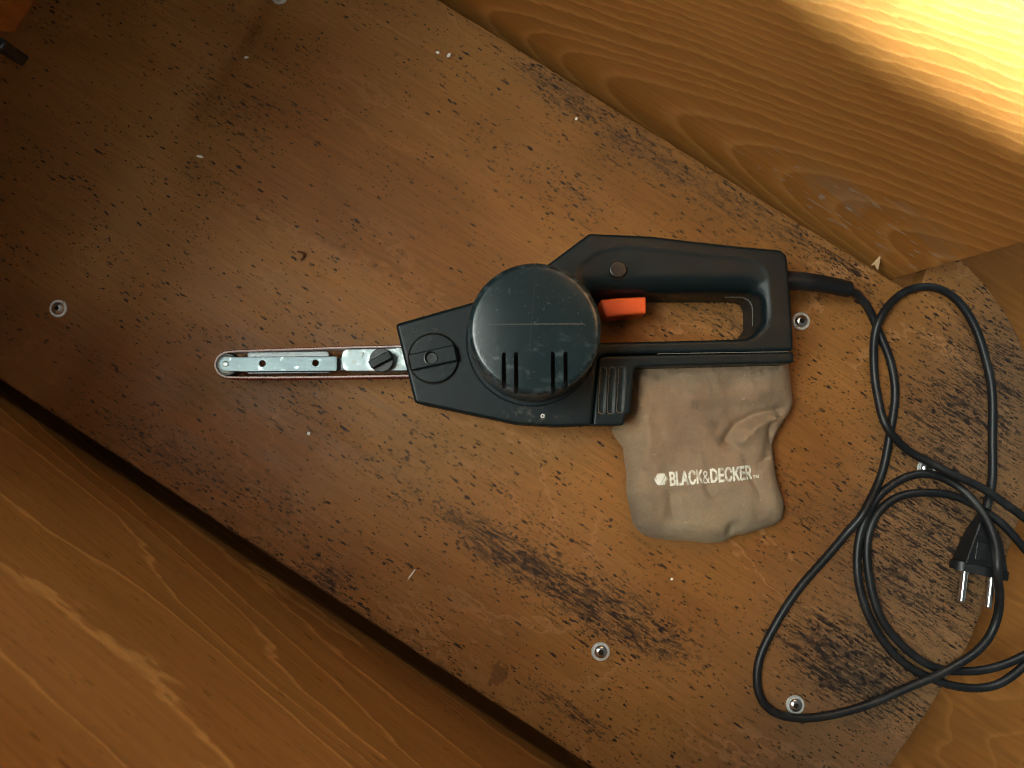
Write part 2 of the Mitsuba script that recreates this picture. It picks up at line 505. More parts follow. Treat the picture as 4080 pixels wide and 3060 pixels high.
scene['zinc'] = principled(tex(metal_color), 0.42, 0.5, metallic=0.75)
scene['fork_steel'] = principled(tex(fork_color), 0.40, 0.5, metallic=0.8)
scene['dark_screw'] = principled((0.045, 0.048, 0.046), 0.5, 0.4, metallic=0.5)
scene['dull_steel'] = principled((0.20, 0.215, 0.22), 0.45, 0.5, metallic=0.8)
scene['steel'] = principled((0.62, 0.63, 0.62), 0.22, 0.5, metallic=1.0)
scene['washer_metal'] = principled((0.60, 0.60, 0.57), 0.5, 0.5, metallic=0.6)
scene['belt_grit'] = two(principled(tex(belt_color), 0.85, 0.2))
scene['belt_back'] = two(principled((0.62, 0.50, 0.46), 0.8, 0.2))
scene['rubber'] = principled(tex(rubber_color), 0.42, 0.36)
scene['nylon'] = principled((0.46, 0.44, 0.36), 0.6, 0.4)
scene['crumb_white'] = principled((0.80, 0.78, 0.70), 0.7, 0.3)
scene['shaving_brown'] = two(principled((0.11, 0.045, 0.018), 0.7, 0.3))
scene['chip_wood'] = two(principled((0.50, 0.33, 0.17), 0.7, 0.3))

# ------------------------------------------------------------------ the chair
labels['wooden_chair'] = {'label': 'stained wooden armchair seen from above, dark worn seat between two plank arms', 'category': 'chair'}
CH = 'wooden_chair__'
VR, VL = 240.6, -163.5          # edges of the seat
front = [(298.3, 117.3), (312.2, 134.9), (319.3, 130.0), (327.0, 123.2), (342.1, 106.3), (355.0, 86.5), (363.0, 70.8), (367.0, 59.1), (373.1, 41.2), (377.6, 23.2), (378.1, 5.4), (375.7, -12.5), (370.2, -31.1), (362.3, -49.6), (345.3, -95.2), (331.1, -120.6), (319.5, -146.8), (289.8, -191.7), (260.7, -230.6), (235.5, -260.9)]
rj = np.random.default_rng(5)
edge_l = [tuple(sv(s_, VL + rj.normal(0, 0.35))) for s_ in np.arange(-500, 176, 7.0)]
edge_r = [tuple(sv(s_, VR + rj.normal(0, 0.25))) for s_ in np.arange(184, -500, -9.0)]
seat_pts = [tuple(sv(-620, VR)), tuple(sv(-620, VL)), *edge_l, tuple(sv(180, VL - 0.5)), *[tuple(q) for q in front[::-1]], tuple(sv(192, VR + 6)), tuple(sv(191, VR)), *edge_r]
sp = rnd(seat_pts, 0.4, 0.8)
seat = put(CH + 'seat', solid(sp, 0.0, -16.0, r=1.0, step=4.0, nr=3), 'seat_wood', label='worn brown seat board full of dark pores, with a rounded front edge')

SC = [(-325.9, 90.1), (-171.6, 323.0), (207.4, 81.0), (61.9, -151.4), (196.9, -187.7), (293.9, -24.0)]
for i, (x, y) in enumerate(SC):
    put(seat + '__washer', lathe([(3.6, 0.05), (6.5, 0.05), (6.5, 0.7), (6.1, 1.1), (3.6, 1.1)], (x, y), 48), 'washer_metal')
    prof = [(0, 0.2)] + [(4.6 * math.cos(a), 1.1 + 2.4 * math.sin(a)) for a in np.linspace(0, 1.1, 9)]
    head = from_tri(lathe([(0, 0.2), (4.6, 0.2)] + prof[1:] + [(0, 3.3)], (0, 0), 40))
    hexa = m3.CrossSection([[(2.05 * math.cos(a), 2.05 * math.sin(a)) for a in np.arange(6) * math.pi / 3 + i * 0.7]]).extrude(4).translate([0, 0, 1.5])
    put(seat + '__screw', to_tri(head - hexa).apply_translation([x, y, 0]), 'steel', smooth=30)
    put(seat + '__socket_shade', to_tri(m3.CrossSection([[(2.0 * math.cos(a), 2.0 * math.sin(a)) for a in np.arange(6) * math.pi / 3 + i * 0.7]]).extrude(0.5).translate([x, y, 1.52])), 'slot_shade', smooth=False)  # dark plate set in for the shade at the bottom of the hex hole


def panel(corner_sz, v0, v1, r=1.2):
    """A board standing along the seat: outline in (s, z), between the two distances v0 < v1 across the chair."""
    m = solid(rnd(corner_sz, 2.0, 2.0), v1 - v0, 0.0, r=r, step=12.0, nr=3)
    s, z, t = m.vertices.T
    w = v1 - t if True else t
    xy = D[None] * s[:, None] + N[None] * w[:, None]
    m2 = trimesh.Trimesh(np.column_stack([xy, z]), m.faces, process=False)
    if m2.volume < 0:
        m2.invert()
    return m2


RW, LW = 249.0, -178.5
arm_r = put(CH + 'arm_panel', panel([(-640, -48), (176, -48), (176.5, -20), (188, 120), (192, 300), (194, 380), (-640, 380)], RW, RW + 18), 'arm_right_wood', label='right arm panel, orange brown board with arched grain and a sunlit upper half')
arm_l = put(CH + 'arm_panel', panel([(520, -48), (520, 342), (-400, 342), (-400, 640), (-504, 640), (-504, -48)], LW - 18, LW), 'arm_left_wood', label='left arm panel, orange brown board with wide grain, close to the viewer')  # runs on out of view, forward and up at the back, to block light
bx = Polygon([sv(-660, -330), sv(700, -330), sv(700, 420), sv(-660, 420)])
put(CH + 'base_board', solid(bx, -48.5, -66, r=1, step=40, nr=2), 'base_wood', label='lower orange board below the rounded front of the seat')

# the backrest: a leaning board whose lower corner comes into view, on a dark bracket; its unseen upper part is shaped to shade the seat
BK = [(-254.9, 232.8), (-268.7, 209.8)]
b0, b1 = np.array(BK[0]), np.array(BK[1])
bd = (b0 - b1) / np.linalg.norm(b0 - b1)
bn = np.array([-bd[1], bd[0]])
if bn @ D > 0:
    bn = -bn


def lean(mesh, z0, k):
    v = mesh.vertices.copy()
    v[:, :2] += (v[:, 2:3] - z0) * k * bn[None]
    return trimesh.Trimesh(v, mesh.faces, process=False)


bk = solid(rnd([(0, 150), (218, 150), (218, 640), (-225, 640), (-225, 330), (0, 290)], 2, 2), 20, 0, r=1.5, step=12, nr=3)
kv = bk.vertices
bk = trimesh.Trimesh(np.column_stack([b1 + kv[:, :1] * bd + (20 - kv[:, 2:3]) * bn, kv[:, 1]]), bk.faces, process=False)
if bk.volume < 0:
    bk.invert()
put(CH + 'backrest', lean(bk, 150, 0.2), 'base_wood', label='lower corner of the backrest board, out of focus')  # darker wood here: the shade on this board put into its colour
br = Polygon([b1 - bd * 7 + bn * 2, b1 - bd * 0.5 + bn * 2, b1 - bd * 0.5 + bn * 22, b1 - bd * 7 + bn * 22])
put(CH + 'unseen_shade_panel', prism(Polygon([sv(-505, LW - 18), sv(-505, RW - 1), sv(-523, RW - 1), sv(-523, LW - 18)]), -48, 640), 'arm_left_wood')  # out of view, placed to keep light off the back of the seat
put(CH + 'backrest_bracket', lean(solid(br, 150, 135, r=1.0, step=8, nr=3), 150, 0.22), 'slick_plastic', label='dark bracket under the corner of the backrest')

# ------------------------------------------------------------------ the belt sander
labels['belt_sander'] = {'label': 'black electric belt sander lying on its side on the worn seat, with dust bag', 'category': 'power tool'}
SA = 'belt_sander__'
ZT = 46.0
MC = np.array([13.2, 61.5])      # axis of the motor
out_pts = [(-77.0, 72.5), (-26.6, 86.9), (0.0, 94.5), (24.1, 112.7), (51.4, 133.2), (66.8, 132.7), (93.8, 131.4), (116.7, 128.5), (151.6, 124.6), (178.6, 122.2), (182.6, 118.5), (183.6, 104.9), (184.7, 79.7), (185.2, 54.4)]
low_pts = [(62.0, 52.3), (56.5, 49.9), (55.3, 35.8), (52.2, 5.4), (29.2, 4.6), (3.0, 6.3), (-31.3, 13.5), (-63.7, 20.4)]
hole_pts = [*[(50.2, 95.8), (147.2, 95.1), (160.4, 94.4), (166.0, 88.9), (166.0, 74.1)], *[(166.1, 68.0), (159.4, 62.6), (126.2, 61.6), (86.3, 60.6), (48.1, 59.6)]]
hole_pts = [*[(45.0, 94.0), (97.0, 94.4), (147.2, 94.5), (158.5, 94.5), (163.6, 92.3), (165.8, 87.7), (165.8, 74.1)], *[(159.4, 65.8), (154.5, 62.5), (126.9, 61.8), (86.8, 60.8), (43.4, 59.8)]]
crease_pts = [(43.2, 111.0), (50.7, 116.9), (59.9, 122.0), (71.2, 124.3), (88.2, 123.7), (109.8, 121.6), (136.3, 118.9), (155.6, 117.1), (165.3, 112.0), (169.7, 104.5), (170.4, 79.6), (167.7, 69.6), (160.1, 62.3), (141.9, 60.3), (42.9, 57.6)]
hole = rnd(hole_pts, 3.0, 1.0)
crease = rnd(crease_pts, 4.0, 4.0)
hull_out = rnd(out_pts + low_pts, 2.2, 1.5)
body = hull_out.difference(hole)
cb, hb = crease.exterior, hole.exterior
# the lower side of the hole keeps a sharp rim
low_edge = LineString([(42.9, 59.1), (85.8, 60.1), (125.4, 61.1), (152.6, 61.8)])


def body_z(x, y):
    pt = shapely.points(x, y)
    inside = shapely.contains(crease, pt)
    dc = np.where(inside, shapely.distance(cb, pt), 0.0)
    dh = shapely.distance(hb, pt)
    dl = shapely.distance(low_edge, pt)
    soft = np.clip((dl - 2) / 9, 0, 1)
    R = np.minimum(12.0, dc + dh)
    q = np.clip(R - dh, 0, None)
    roll = R - np.sqrt(np.maximum(R * R - q * q, 0.0))
    z = np.where(inside, -(0.5 * np.clip(dc / 1.5, 0, 1) + 0.085 * np.minimum(dc, 24) + 1.15 * roll) * soft, 0.0)
    # the rim of the handle leans outward
    up = np.clip((y - (96 - 0.20 * (x - 60))) / 12, 0, 1) * np.clip((x - 52) / 10, 0, 1)
    band = np.where(inside, 0, up)
    return z - 0.6 * band * np.clip(1 - shapely.distance(hull_out.exterior, pt) / 14, 0, 1)


put(SA + 'housing', solid(body, ZT, 0.6, r=2.6, step=1.6, zmod=body_z), 'plastic', smooth=40, label='flat black plastic housing with a pointed nose and a loop handle')

# dust outlet bracket with three grooves
brk = rnd([(57.0, 49.5), (61.7, 51.4), (126.0, 52.8), (185.1, 53.9), (185.2, 46.8), (179.6, 46.6), (125.9, 45.3), (81.8, 44.0), (80.1, 41.1), (77.5, 13.5), (74.4, 12.8), (72.8, 5.6), (52.7, 5.4), (55.6, 35.8)], 1.6, 2.0)
grooves = []
for a, b in (([(59.9, 42.0), (58.4, 15.4)], 0), ([(65.8, 42.0), (64.3, 15.4)], 0), ([(72.1, 42.2), (70.4, 16.0)], 0)):
    grooves.append(capsule(a[0], a[1], 2.0))


def brk_z(x, y):
    pt = shapely.points(x, y)
    z = np.zeros(len(x))
    for g in grooves:
        d = np.where(shapely.contains(g, pt), shapely.distance(g.exterior, pt), -shapely.distance(g.exterior, pt))
        z -= 0.7 * np.clip((d + 0.3) / 0.6, 0, 1)
    return z


outlet = put(SA + 'dust_outlet', solid(brk, ZT - 0.4, 4.0, r=1.6, step=0.9, zmod=brk_z, nr=4), 'plastic', smooth=40, label='L-shaped black dust outlet frame with three upright grooves')
for g in grooves:
    ring = g.buffer(0.20).difference(g.buffer(-0.06))
    put(outlet + '__groove_rim', prism(ring, ZT - 0.5, ZT - 0.28), 'worn_line', smooth=False)
def sliver(pts, w, z, name=SA + 'worn_edge', mat='worn_line', h=0.25):
    return put(name, prism(LineString(pts).buffer(w, cap_style='round'), z, z + h), mat, smooth=False)


sliver([(95.6, 52.7), (141.8, 53.5), (181.3, 54.1)], 0.22, ZT - 0.3)
sliver([(147.2, 94.4), (158.5, 94.4), (163.4, 92.1), (165.6, 87.7), (165.7, 74.1)], 0.30, 23.0)

# motor: recessed ring at the foot, slightly conical can, cap with four vent slots
put(SA + 'motor_foot_ring', lathe([(40.6, ZT - 2), (43.6, ZT - 2), (43.6, ZT + 0.15), (43.2, ZT + 0.5), (42.6, ZT + 0.3), (42.2, ZT - 0.6), (40.6, ZT - 0.7)], MC, 120), 'plastic')
prof = [(0, ZT - 3), (40.6, ZT - 3), (40.6, ZT - 0.2), (40.4, ZT + 8), (40.2, ZT + 10), (39.8, ZT + 10.4), (39.4, 90)]
f = 4.6
def dome(r):
    return 105.0 - 1.5 * (np.asarray(r, float) / 35.0) ** 2.4


zr = float(dome(34.7))
prof += [(39.3 - f + f * math.cos(a), zr - f + f * math.sin(a)) for a in np.linspace(0, math.pi / 2 - 0.10, 9)]
prof += [(r, float(dome(r))) for r in (33, 30, 26, 22, 17, 11, 5)] + [(0, 105.0)]
can = from_tri(lathe(prof, (0, 0), 160))
slots = [(-4.8, 46.2), (2.3, 46.3), (23.7, 46.5), (31.1, 46.6)]
cut = m3.Manifold()
for sx, sy in slots:
    a = np.array([sx, sy]) - MC
    shp = capsule(a, a + np.array([0.3, -40]), 1.25)
    cut = cut + m3.CrossSection([list(shp.exterior.coords)[:-1]], m3.FillRule.NonZero).extrude(40).translate([0, 0, 92])
inner = from_tri(lathe([(0, 78), (36.4, 78), (36.4, 101.6), (0, 102.2)], (0, 0), 96))
can = can - (cut - from_tri(lathe([(0, 60), (34, 60), (34, 96), (0, 96)], (0, 0), 64)))
motor = put(SA + 'motor_housing', to_tri(can).apply_translation([*MC, 0]), 'motor_plastic', smooth=32, label='tall round motor can with a scuffed cap and four vent slots')
for sx, sy in slots:
    L = math.sqrt(max(1.0, 35.0 ** 2 - (sx - MC[0]) ** 2))
    y1 = MC[1] - L
    put(motor + '__vent_slot', prism(Polygon([(sx - 1.1, sy), (sx + 1.1, sy), (sx + 1.3, y1), (sx - 0.9, y1)]), 96.05, 96.6), 'slot_shade', smooth=False)  # dark floor plate: shade and brown dust inside the slot
for a, b, w in (([(-13.9, 63.6), (41.6, 64.1)], 0, 0.32), ([(13.2, 89.1), (10.2, 46.5)], 0, 0.18)):
    ml = prism(LineString(a).buffer(w), 0.0, 0.2)
    mv, mf = trimesh.remesh.subdivide_to_size(ml.vertices, ml.faces, 2.5)
    mv[:, 2] += dome(np.hypot(mv[:, 0] - MC[0], mv[:, 1] - MC[1])) - 0.05
    put(motor + '__mould_line', trimesh.Trimesh(mv, mf, process=False), 'mould_edge' if w > 0.2 else 'seam_line', smooth=False)

# tracking dial on the nose
DC = np.array([(-51.3, 49.6)][0])
dial = put(SA + 'dial', lathe([(0, ZT - 1), (16.2, ZT - 1)] + [(15.4 + 0.8 * math.cos(a), ZT + 1.4 + 0.8 * math.sin(a)) for a in np.linspace(0, 1.57, 5)] + [(0, ZT + 2.3)], DC, 90), 'plastic', label='round black dial with a raised grip bar')
put(SA + 'dial_gap_shade', lathe([(16.3, ZT - 0.6), (17.2, ZT - 0.6), (17.2, ZT + 0.06), (16.3, ZT + 0.02)], DC, 90), 'slot_shade')  # solid dark ring, colour standing in for the shade around the dial
bar = from_tri(rbox((30.5, 10.6, 8), 0.9, (0, 0, ZT + 3)))
hole_c = m3.Manifold.cylinder(20, 4.6, 4.6, 40).translate([-1.2, 0, ZT + 2.5])
put(dial + '__grip_bar', to_tri((bar - hole_c).rotate([0, 0, 12.5]).translate([*DC, 0])), 'plastic', smooth=30)
hc = DC + np.array([-1.2 * math.cos(0.218), -1.2 * math.sin(0.218)])
put(dial + '__screw_hole', lathe([(3.6, ZT + 2.5), (4.55, ZT + 2.5), (4.55, ZT + 7.0), (4.15, ZT + 7.1), (3.9, ZT + 5)], hc, 40), 'slick_plastic')
cross = m3.Manifold.cylinder(1.4, 3.5, 3.5, 32) - m3.Manifold.cube([5, 0.9, 2], True).translate([0, 0, 1.4]) - m3.Manifold.cube([0.9, 5, 2], True).translate([0, 0, 1.4])
put(dial + '__screw', to_tri(cross.rotate([0, 0, 25]).translate([*hc, ZT + 2.4])), 'dark_screw', smooth=30)


def tri_mark(c, r, rot, z, name, square=False):
    k = 4 if square else 3
    p = Polygon([(c[0] + r * math.cos(rot + i * 2 * math.pi / k), c[1] + r * math.sin(rot + i * 2 * math.pi / k)) for i in range(k)])
    put(name, prism(p.difference(p.buffer(-0.35)), z, z + 0.12), 'faint_line', smooth=False)


tri_mark([(-53.7, 62.7)][0], 1.9, math.pi / 2, ZT + 2.28, dial + '__arrow_mark')
tri_mark([(-50.7, 68.4)][0], 2.0, -math.pi / 2, ZT, SA + 'arrow_mark')
tri_mark([(-64.1, 68.4)][0], 2.1, math.pi / 4 - 0.1, ZT, SA + 'square_mark', True)
tri_mark([(20.0, 11.9)][0], 1.7, 0.3, ZT + 0.02, SA + 'stamp_mark')
put(SA + 'stamp_mark', prism(Point([(20.0, 11.9)][0]).buffer(1.3).difference(Point([(20.0, 11.9)][0]).buffer(0.7)), ZT + 0.1, ZT + 0.3), 'crumb_white', smooth=False)

# lock button on the handle, trigger under it
LB = np.array([(70.1, 108.8)][0])
put(SA + 'lock_button', lathe(disc_profile(6.0, ZT - 6, ZT + 0.6, 1.4), LB, 48), 'slick_plastic', label='small round black lock button')
put(SA + 'lock_button_gap_shade', lathe([(6.05, ZT - 4), (6.9, ZT - 4), (6.9, ZT - 1.75), (6.05, ZT - 1.75)], LB, 48), 'slot_shade')  # dark ring set in as the shade around the button
scene['orange_plastic'] = principled(tex(trigger_color), 0.36, 0.45)
tg = rnd([(59.7, 90.7), (72.6, 92.0), (90.7, 92.7), (90.8, 81.1), (77.9, 80.4), (63.3, 78.4)], 1.0, 1.0)
put(SA + 'trigger', solid(tg, 34, 12, r=1.7, step=1.2, nr=5), 'orange_plastic', label='bright orange trigger')

# belt arm
ZC = 24.0
put(SA + 'belt_arm', solid(rnd([(-114.3, 56.0), (-111.6, 57.4), (-67.7, 58.1), (-67.5, 42.5), (-111.4, 42.1), (-113.8, 43.8), (-115.4, 49.9)], 4.0, 1.0), 33, 13, r=0.7, step=1.5, nr=3), 'zinc', label='mottled grey metal arm that carries the belt')
for c, r in (([(-102.6, 54.0)][0], 3.0), ([(-76.4, 55.2)][0], 3.0)):
    put(SA + 'belt_arm__rivet', lathe([(r - 1.0, 32.6), (r, 32.6), (r - 0.1, 33.35), (r - 0.9, 33.4)], c, 32), 'zinc')
fk = rnd([(-195.6, 52.4), (-182.9, 52.1), (-117.9, 52.6), (-117.7, 42.4), (-182.7, 42.0), (-195.4, 42.5)], 1.0, 0.5).union(Point([(-193.0, 47.3)][0]).buffer(4.9))
h1, h2 = [(-168.3, 47.6), (-132.5, 48.0)]
fk = fk.difference(Point(h1).buffer(2.0)).difference(Point(h2).buffer(2.0))
fork = put(SA + 'roller_fork', solid(fk, 32, 29.6, r=0.5, step=1.2, nr=3), 'fork_steel', label='long grey metal fork plate with two round holes')
put(fork + '__rivet', lathe([(0, 31.9), (2.1, 31.9), (2.0, 32.35), (1.5, 32.5), (1.3, 32.3), (0, 32.3)], [(-193.1, 47.3)][0], 32), 'zinc')
put(SA + 'fork_stem', solid(Polygon([(-121.4, 52.2), (-114.2, 52.2), (-114.1, 43.3), (-121.3, 43.3)]), 27, 18, r=0.5, step=2, nr=2), 'dull_steel')
put(SA + 'platen', solid(rnd([(-180.8, 56.1), (-126.8, 56.6), (-124.8, 55.8), (-124.7, 52.3), (-180.7, 51.6)], 0.8, 0.5), 26, 16, r=0.5, step=2, nr=2), 'dull_steel', label='dark pressure plate behind the belt')
put(SA + 'lower_spring', solid(Polygon([(-181.2, 42.7), (-125.4, 43.0), (-123.7, 41.8), (-181.2, 41.1)]), 24, 17, r=0.4, step=2, nr=2), 'dull_steel')
RC = np.array([(-193.2, 47.1)][0])
roller = put(SA + 'roller', lathe([(0, 17.5), (7.6, 17.5), (7.9, 18), (7.9, 29.0), (7.4, 29.6), (6.1, 29.6), (6.1, 28.4), (0, 28.4)], RC, 48), 'rubber', label='small roller at the tip of the arm')
put(roller + '__hub', lathe([(0, 28), (5.9, 28), (5.9, 29.3), (5.4, 29.6), (0, 29.6)], RC, 40), 'nylon')
# the belt itself: a loop of 13 mm wide abrasive strip, bowed a little
top_run = [(-57.9, 59.6), (-76.6, 59.4), (-108.9, 58.7), (-142.9, 57.6), (-168.4, 56.7), (-183.7, 56.2), (-191.4, 55.7)]
bot_run = [(-190.9, 38.4), (-183.3, 38.3), (-159.5, 38.3), (-125.6, 38.6), (-91.7, 39.1), (-57.7, 39.8)]
c0 = (np.array(top_run[-1]) + np.array(bot_run[0])) / 2
rr = np.linalg.norm(np.array(top_run[-1]) - np.array(bot_run[0])) / 2
arc = [tuple(c0 + rr * np.array([math.cos(a) * 1.12, math.sin(a)])) for a in np.linspace(math.pi / 2 + 0.2, 3 * math.pi / 2 - 0.2, 17)]
loop = LineString([*top_run, *arc, *bot_run])
rngb = np.random.default_rng(3)
lp = np.array([loop.interpolate(t).coords[0] for t in np.arange(0, loop.length, 1.2)])
lp += rngb.normal(0, 0.05, lp.shape)
ls = LineString(lp)
for name, off, th, mat, lab, zt in (('sanding_belt', 0.0, 0.48, 'belt_back', 'sanding belt with a pale cloth back', 30.5), ('sanding_belt__grit', 0.75, 0.34, 'belt_grit', 'dark red grit side of the belt', 29.4)):
    side = ls.parallel_offset(off, 'right') if off else ls
    ring = side.buffer(th, cap_style='flat', join_style='round')
    if ring.contains(Point(c0)):
        ring = ring.exterior
    put(SA + name, prism(ring if ring.geom_type == 'Polygon' else max(ring.geoms, key=lambda g: g.area), 17.5, zt), mat, smooth=25, label=lab)
KC = np.array([(-87.0, 49.2)][0])
knob = put(SA + 'tension_knob', lathe([(0, 32), (7.6, 32), (7.9, 33), (8.1, 38.2), (7.6, 39), (0, 39)], KC, 56), 'slick_plastic', label='small ribbed black knob on the metal arm')
put(knob + '__grip_bar', rbox((15.6, 5.6, 5.4), 0.8).apply_transform(trimesh.transformations.rotation_matrix(math.radians(28), [0, 0, 1])).apply_translation([*KC, 40.6]), 'plastic', smooth=30)

# ------------------------------------------------------------------ dust bag
bag_out = [(80.0, 57.0), (193.2, 58.7), (195.3, 44.2), (196.5, 34.8), (197.7, 21.6), (195.3, 15.0), (188.8, 5.7), (183.6, -4.7), (183.0, -9.3), (184.0, -18.6), (185.0, -28.0), (187.5, -38.1), (190.1, -44.6), (190.6, -51.1), (188.9, -59.4), (182.3, -64.0), (172.9, -66.7), (161.7, -70.1), (155.2, -71.1), (153.3, -72.1), (146.7, -75.5), (137.5, -76.4), (126.2, -75.0), (109.6, -74.2), (96.6, -72.3), (91.0, -69.6), (85.6, -64.0), (83.8, -55.7), (82.0, -46.5), (80.7, -40.0), (81.1, -28.0), (79.8, -18.6), (78.7, -9.3), (74.6, -3.8), (71.7, 0.7), (70.5, 3.3), (73.1, 5.5), (74.4, 9.3), (76.9, 15.5), (78.9, 43.3)]
bagp = rnd(bag_out, 1.5, 1.5)
CREASE = [  # (points, depth, half width): the folds of the cloth
    ([(183.1, 16.8), (167.9, 13.4), (154.3, 6.7), (148.3, -3.3)], -5.5, 4.5), ([(179.6, 10.9), (166.0, 5.0), (156.6, -5.0)], 3.4, 4.0), ([(148.3, -3.7), (159.0, -13.4), (162.9, -25.0), (170.1, -40.8)], -2.6, 5.0),
    ([(177.8, 5.0), (179.5, -6.7)], -5.0, 3.0), ([(170.5, -20.0), (175.6, -16.7)], -3.0, 4.0), ([(87.6, 42.7), (97.7, 41.4)], -1.6, 1.6), ([(114.6, 45.4), (107.0, 40.7), (101.1, 39.7)], -1.5, 2.0),
    ([(180.4, 46.3), (163.4, 39.5), (144.8, 36.1)], -1.8, 2.6), ([(108.4, -42.4), (110.2, -54.0)], -2.4, 4.0), ([(133.2, -35.0), (135.1, -41.3)], -1.6, 2.2), ([(90.6, -25.0), (100.1, -36.6)], -1.6, 4.0),
    ([(149.5, -69.6), (150.7, -63.1)], -3.5, 3.5), ([(78.0, 5.0), (82.0, -10.0), (78.5, -26.7)], -3.0, 5.0), ([(68.8, 3.3), (80.5, 6.7)], -3.0, 3.0), ([(120.9, 15.1), (152.9, 18.4), (176.5, 21.8)], -1.4, 7.0),
    ([(87.4, 21.8), (93.8, -5.0), (88.6, -21.7)], 1.8, 7.0), ([(119.1, 5.0), (110.3, -20.0)], -1.2, 8.0), ([(135.7, -5.0), (126.9, -28.3), (131.7, -43.3)], 1.2, 6.0), ([(119.7, -61.4), (143.0, -64.7)], 1.5, 9.0),
    ([(140.9, 5.0), (132.2, -11.7)], -1.6, 6.0), ([(94.2, 31.9), (127.8, 23.5)], 1.0, 9.0),
]
CL = [(LineString(p), a, w) for p, a, w in CREASE]


def bag_z(x, y):
    x, y = np.asarray(x, float), np.asarray(y, float)
    pt = shapely.points(x, y)
    d = np.where(shapely.contains(bagp, pt), shapely.distance(bagp.exterior, pt), 0.0)
    hh = 23.0 + 5.0 * np.clip((y - 10) / 60, -1, 1)
    z = hh * np.sqrt(np.clip(1 - (1 - np.minimum(d / 17.0, 1)) ** 2, 0, 1)) ** 0.85
    k = np.clip(d / 9, 0, 1)
    for ln, a, w in CL:
        q = shapely.distance(ln, pt)
        z += 1.6 * a * np.exp(-1.1 * np.sqrt((q / w) ** 2 + 0.06) + 0.27) * k
    p3 = np.column_stack([x * 0.035, y * 0.03, x * 0 + 2])
    z += (meshkit.fbm(p3, 3, 4) - 0.5) * 5.0 * k
    p3 = np.column_stack([x * 0.16, y * 0.12, x * 0 + 5])
    z += (meshkit.fbm(p3, 2, 8) - 0.5) * 1.5 * k
    p3 = np.column_stack([x * 0.40 + y * 0.1, y * 0.16, x * 0 + 9])
    z += (meshkit.fbm(p3, 2, 5) - 0.5) * 0.7 * k
    return np.maximum(z, 0.0)


def bag_mesh():
    m = solid(bagp, 1.0, 0.1, r=0.5, step=1.4, zmod=bag_z, nr=2)
    return m


bag = put(SA + 'dust_bag', bag_mesh(), 'cloth', smooth=60, label='limp grey brown cloth dust bag with creases and white lettering')


def drape(mesh, lift):
    m = mesh.copy()
    v, fcs = trimesh.remesh.subdivide_to_size(m.vertices, m.faces, 1.2)
    base = v[:, 2].copy()
    v[:, 2] = bag_z(v[:, 0], v[:, 1]) + 1.0 + lift + base
    return trimesh.Trimesh(v, fcs, process=False)


def word(text, p0, p1, height, bold, q0=None):
    """Lettering between two points of the baseline (x, y millimetres)."""
    m = meshkit.text_mesh(text, 1.0, 0.02, bold)
    v = m.vertices.copy()
    x0, x1 = v[:, 0].min(), v[:, 0].max()
    p0, p1 = np.array(p0), np.array(p1)
    e = p1 - p0
    up = np.array([-e[1], e[0]]) / np.linalg.norm(e)
    t = (v[:, 0] - x0) / (x1 - x0)
    xy = p0 + t[:, None] * e + (v[:, 1] * height)[:, None] * up
    parts = []
    for i, o in enumerate(((0, 0), (0.34, 0.0), (0.17, 0.16), (0.17, -0.14)) if bold else ((0, 0),)):
        parts.append(trimesh.Trimesh(np.column_stack([xy + o, v[:, 2] * 5 + 0.02 * i]), m.faces, process=False))
    return trimesh.util.concatenate(parts)


put(bag + '__lettering', drape(word('BLACK', *[(108.1, -35.1), (129.9, -33.2)], 9.0, True), 0.15), 'print', smooth=False)
put(bag + '__lettering', drape(word('&', *[(130.4, -33.7), (135.2, -33.2)], 8.6, False), 0.15), 'print', smooth=False)
put(bag + '__lettering', drape(word('DECKER', *[(135.6, -32.9), (164.6, -30.4)], 9.0, True), 0.15), 'print', smooth=False)
put(bag + '__lettering', drape(word('TM', *[(165.6, -30.2), (169.3, -29.9)], 2.2, False), 0.15), 'print', smooth=False)
hx = np.array([(101.8, -30.7)][0])
hexp = Polygon([(hx[0] + 4.6 * math.cos(a), hx[1] + 4.6 * math.sin(a)) for a in np.arange(6) * math.pi / 3 + 0.05])
for k in range(3):
    o = np.array([1.2 + 1.5 * k, -1.0 - 0.6 * k])
    hexp = hexp.difference(LineString([hx + o + (-1.5, -3.2), hx + o + (1.6, 3.0)]).buffer(0.16))
put(bag + '__emblem', drape(trimesh.util.concatenate([prism(g, 0, 0.1) for g in getattr(hexp, 'geoms', [hexp])]), 0.15), 'print', smooth=False)

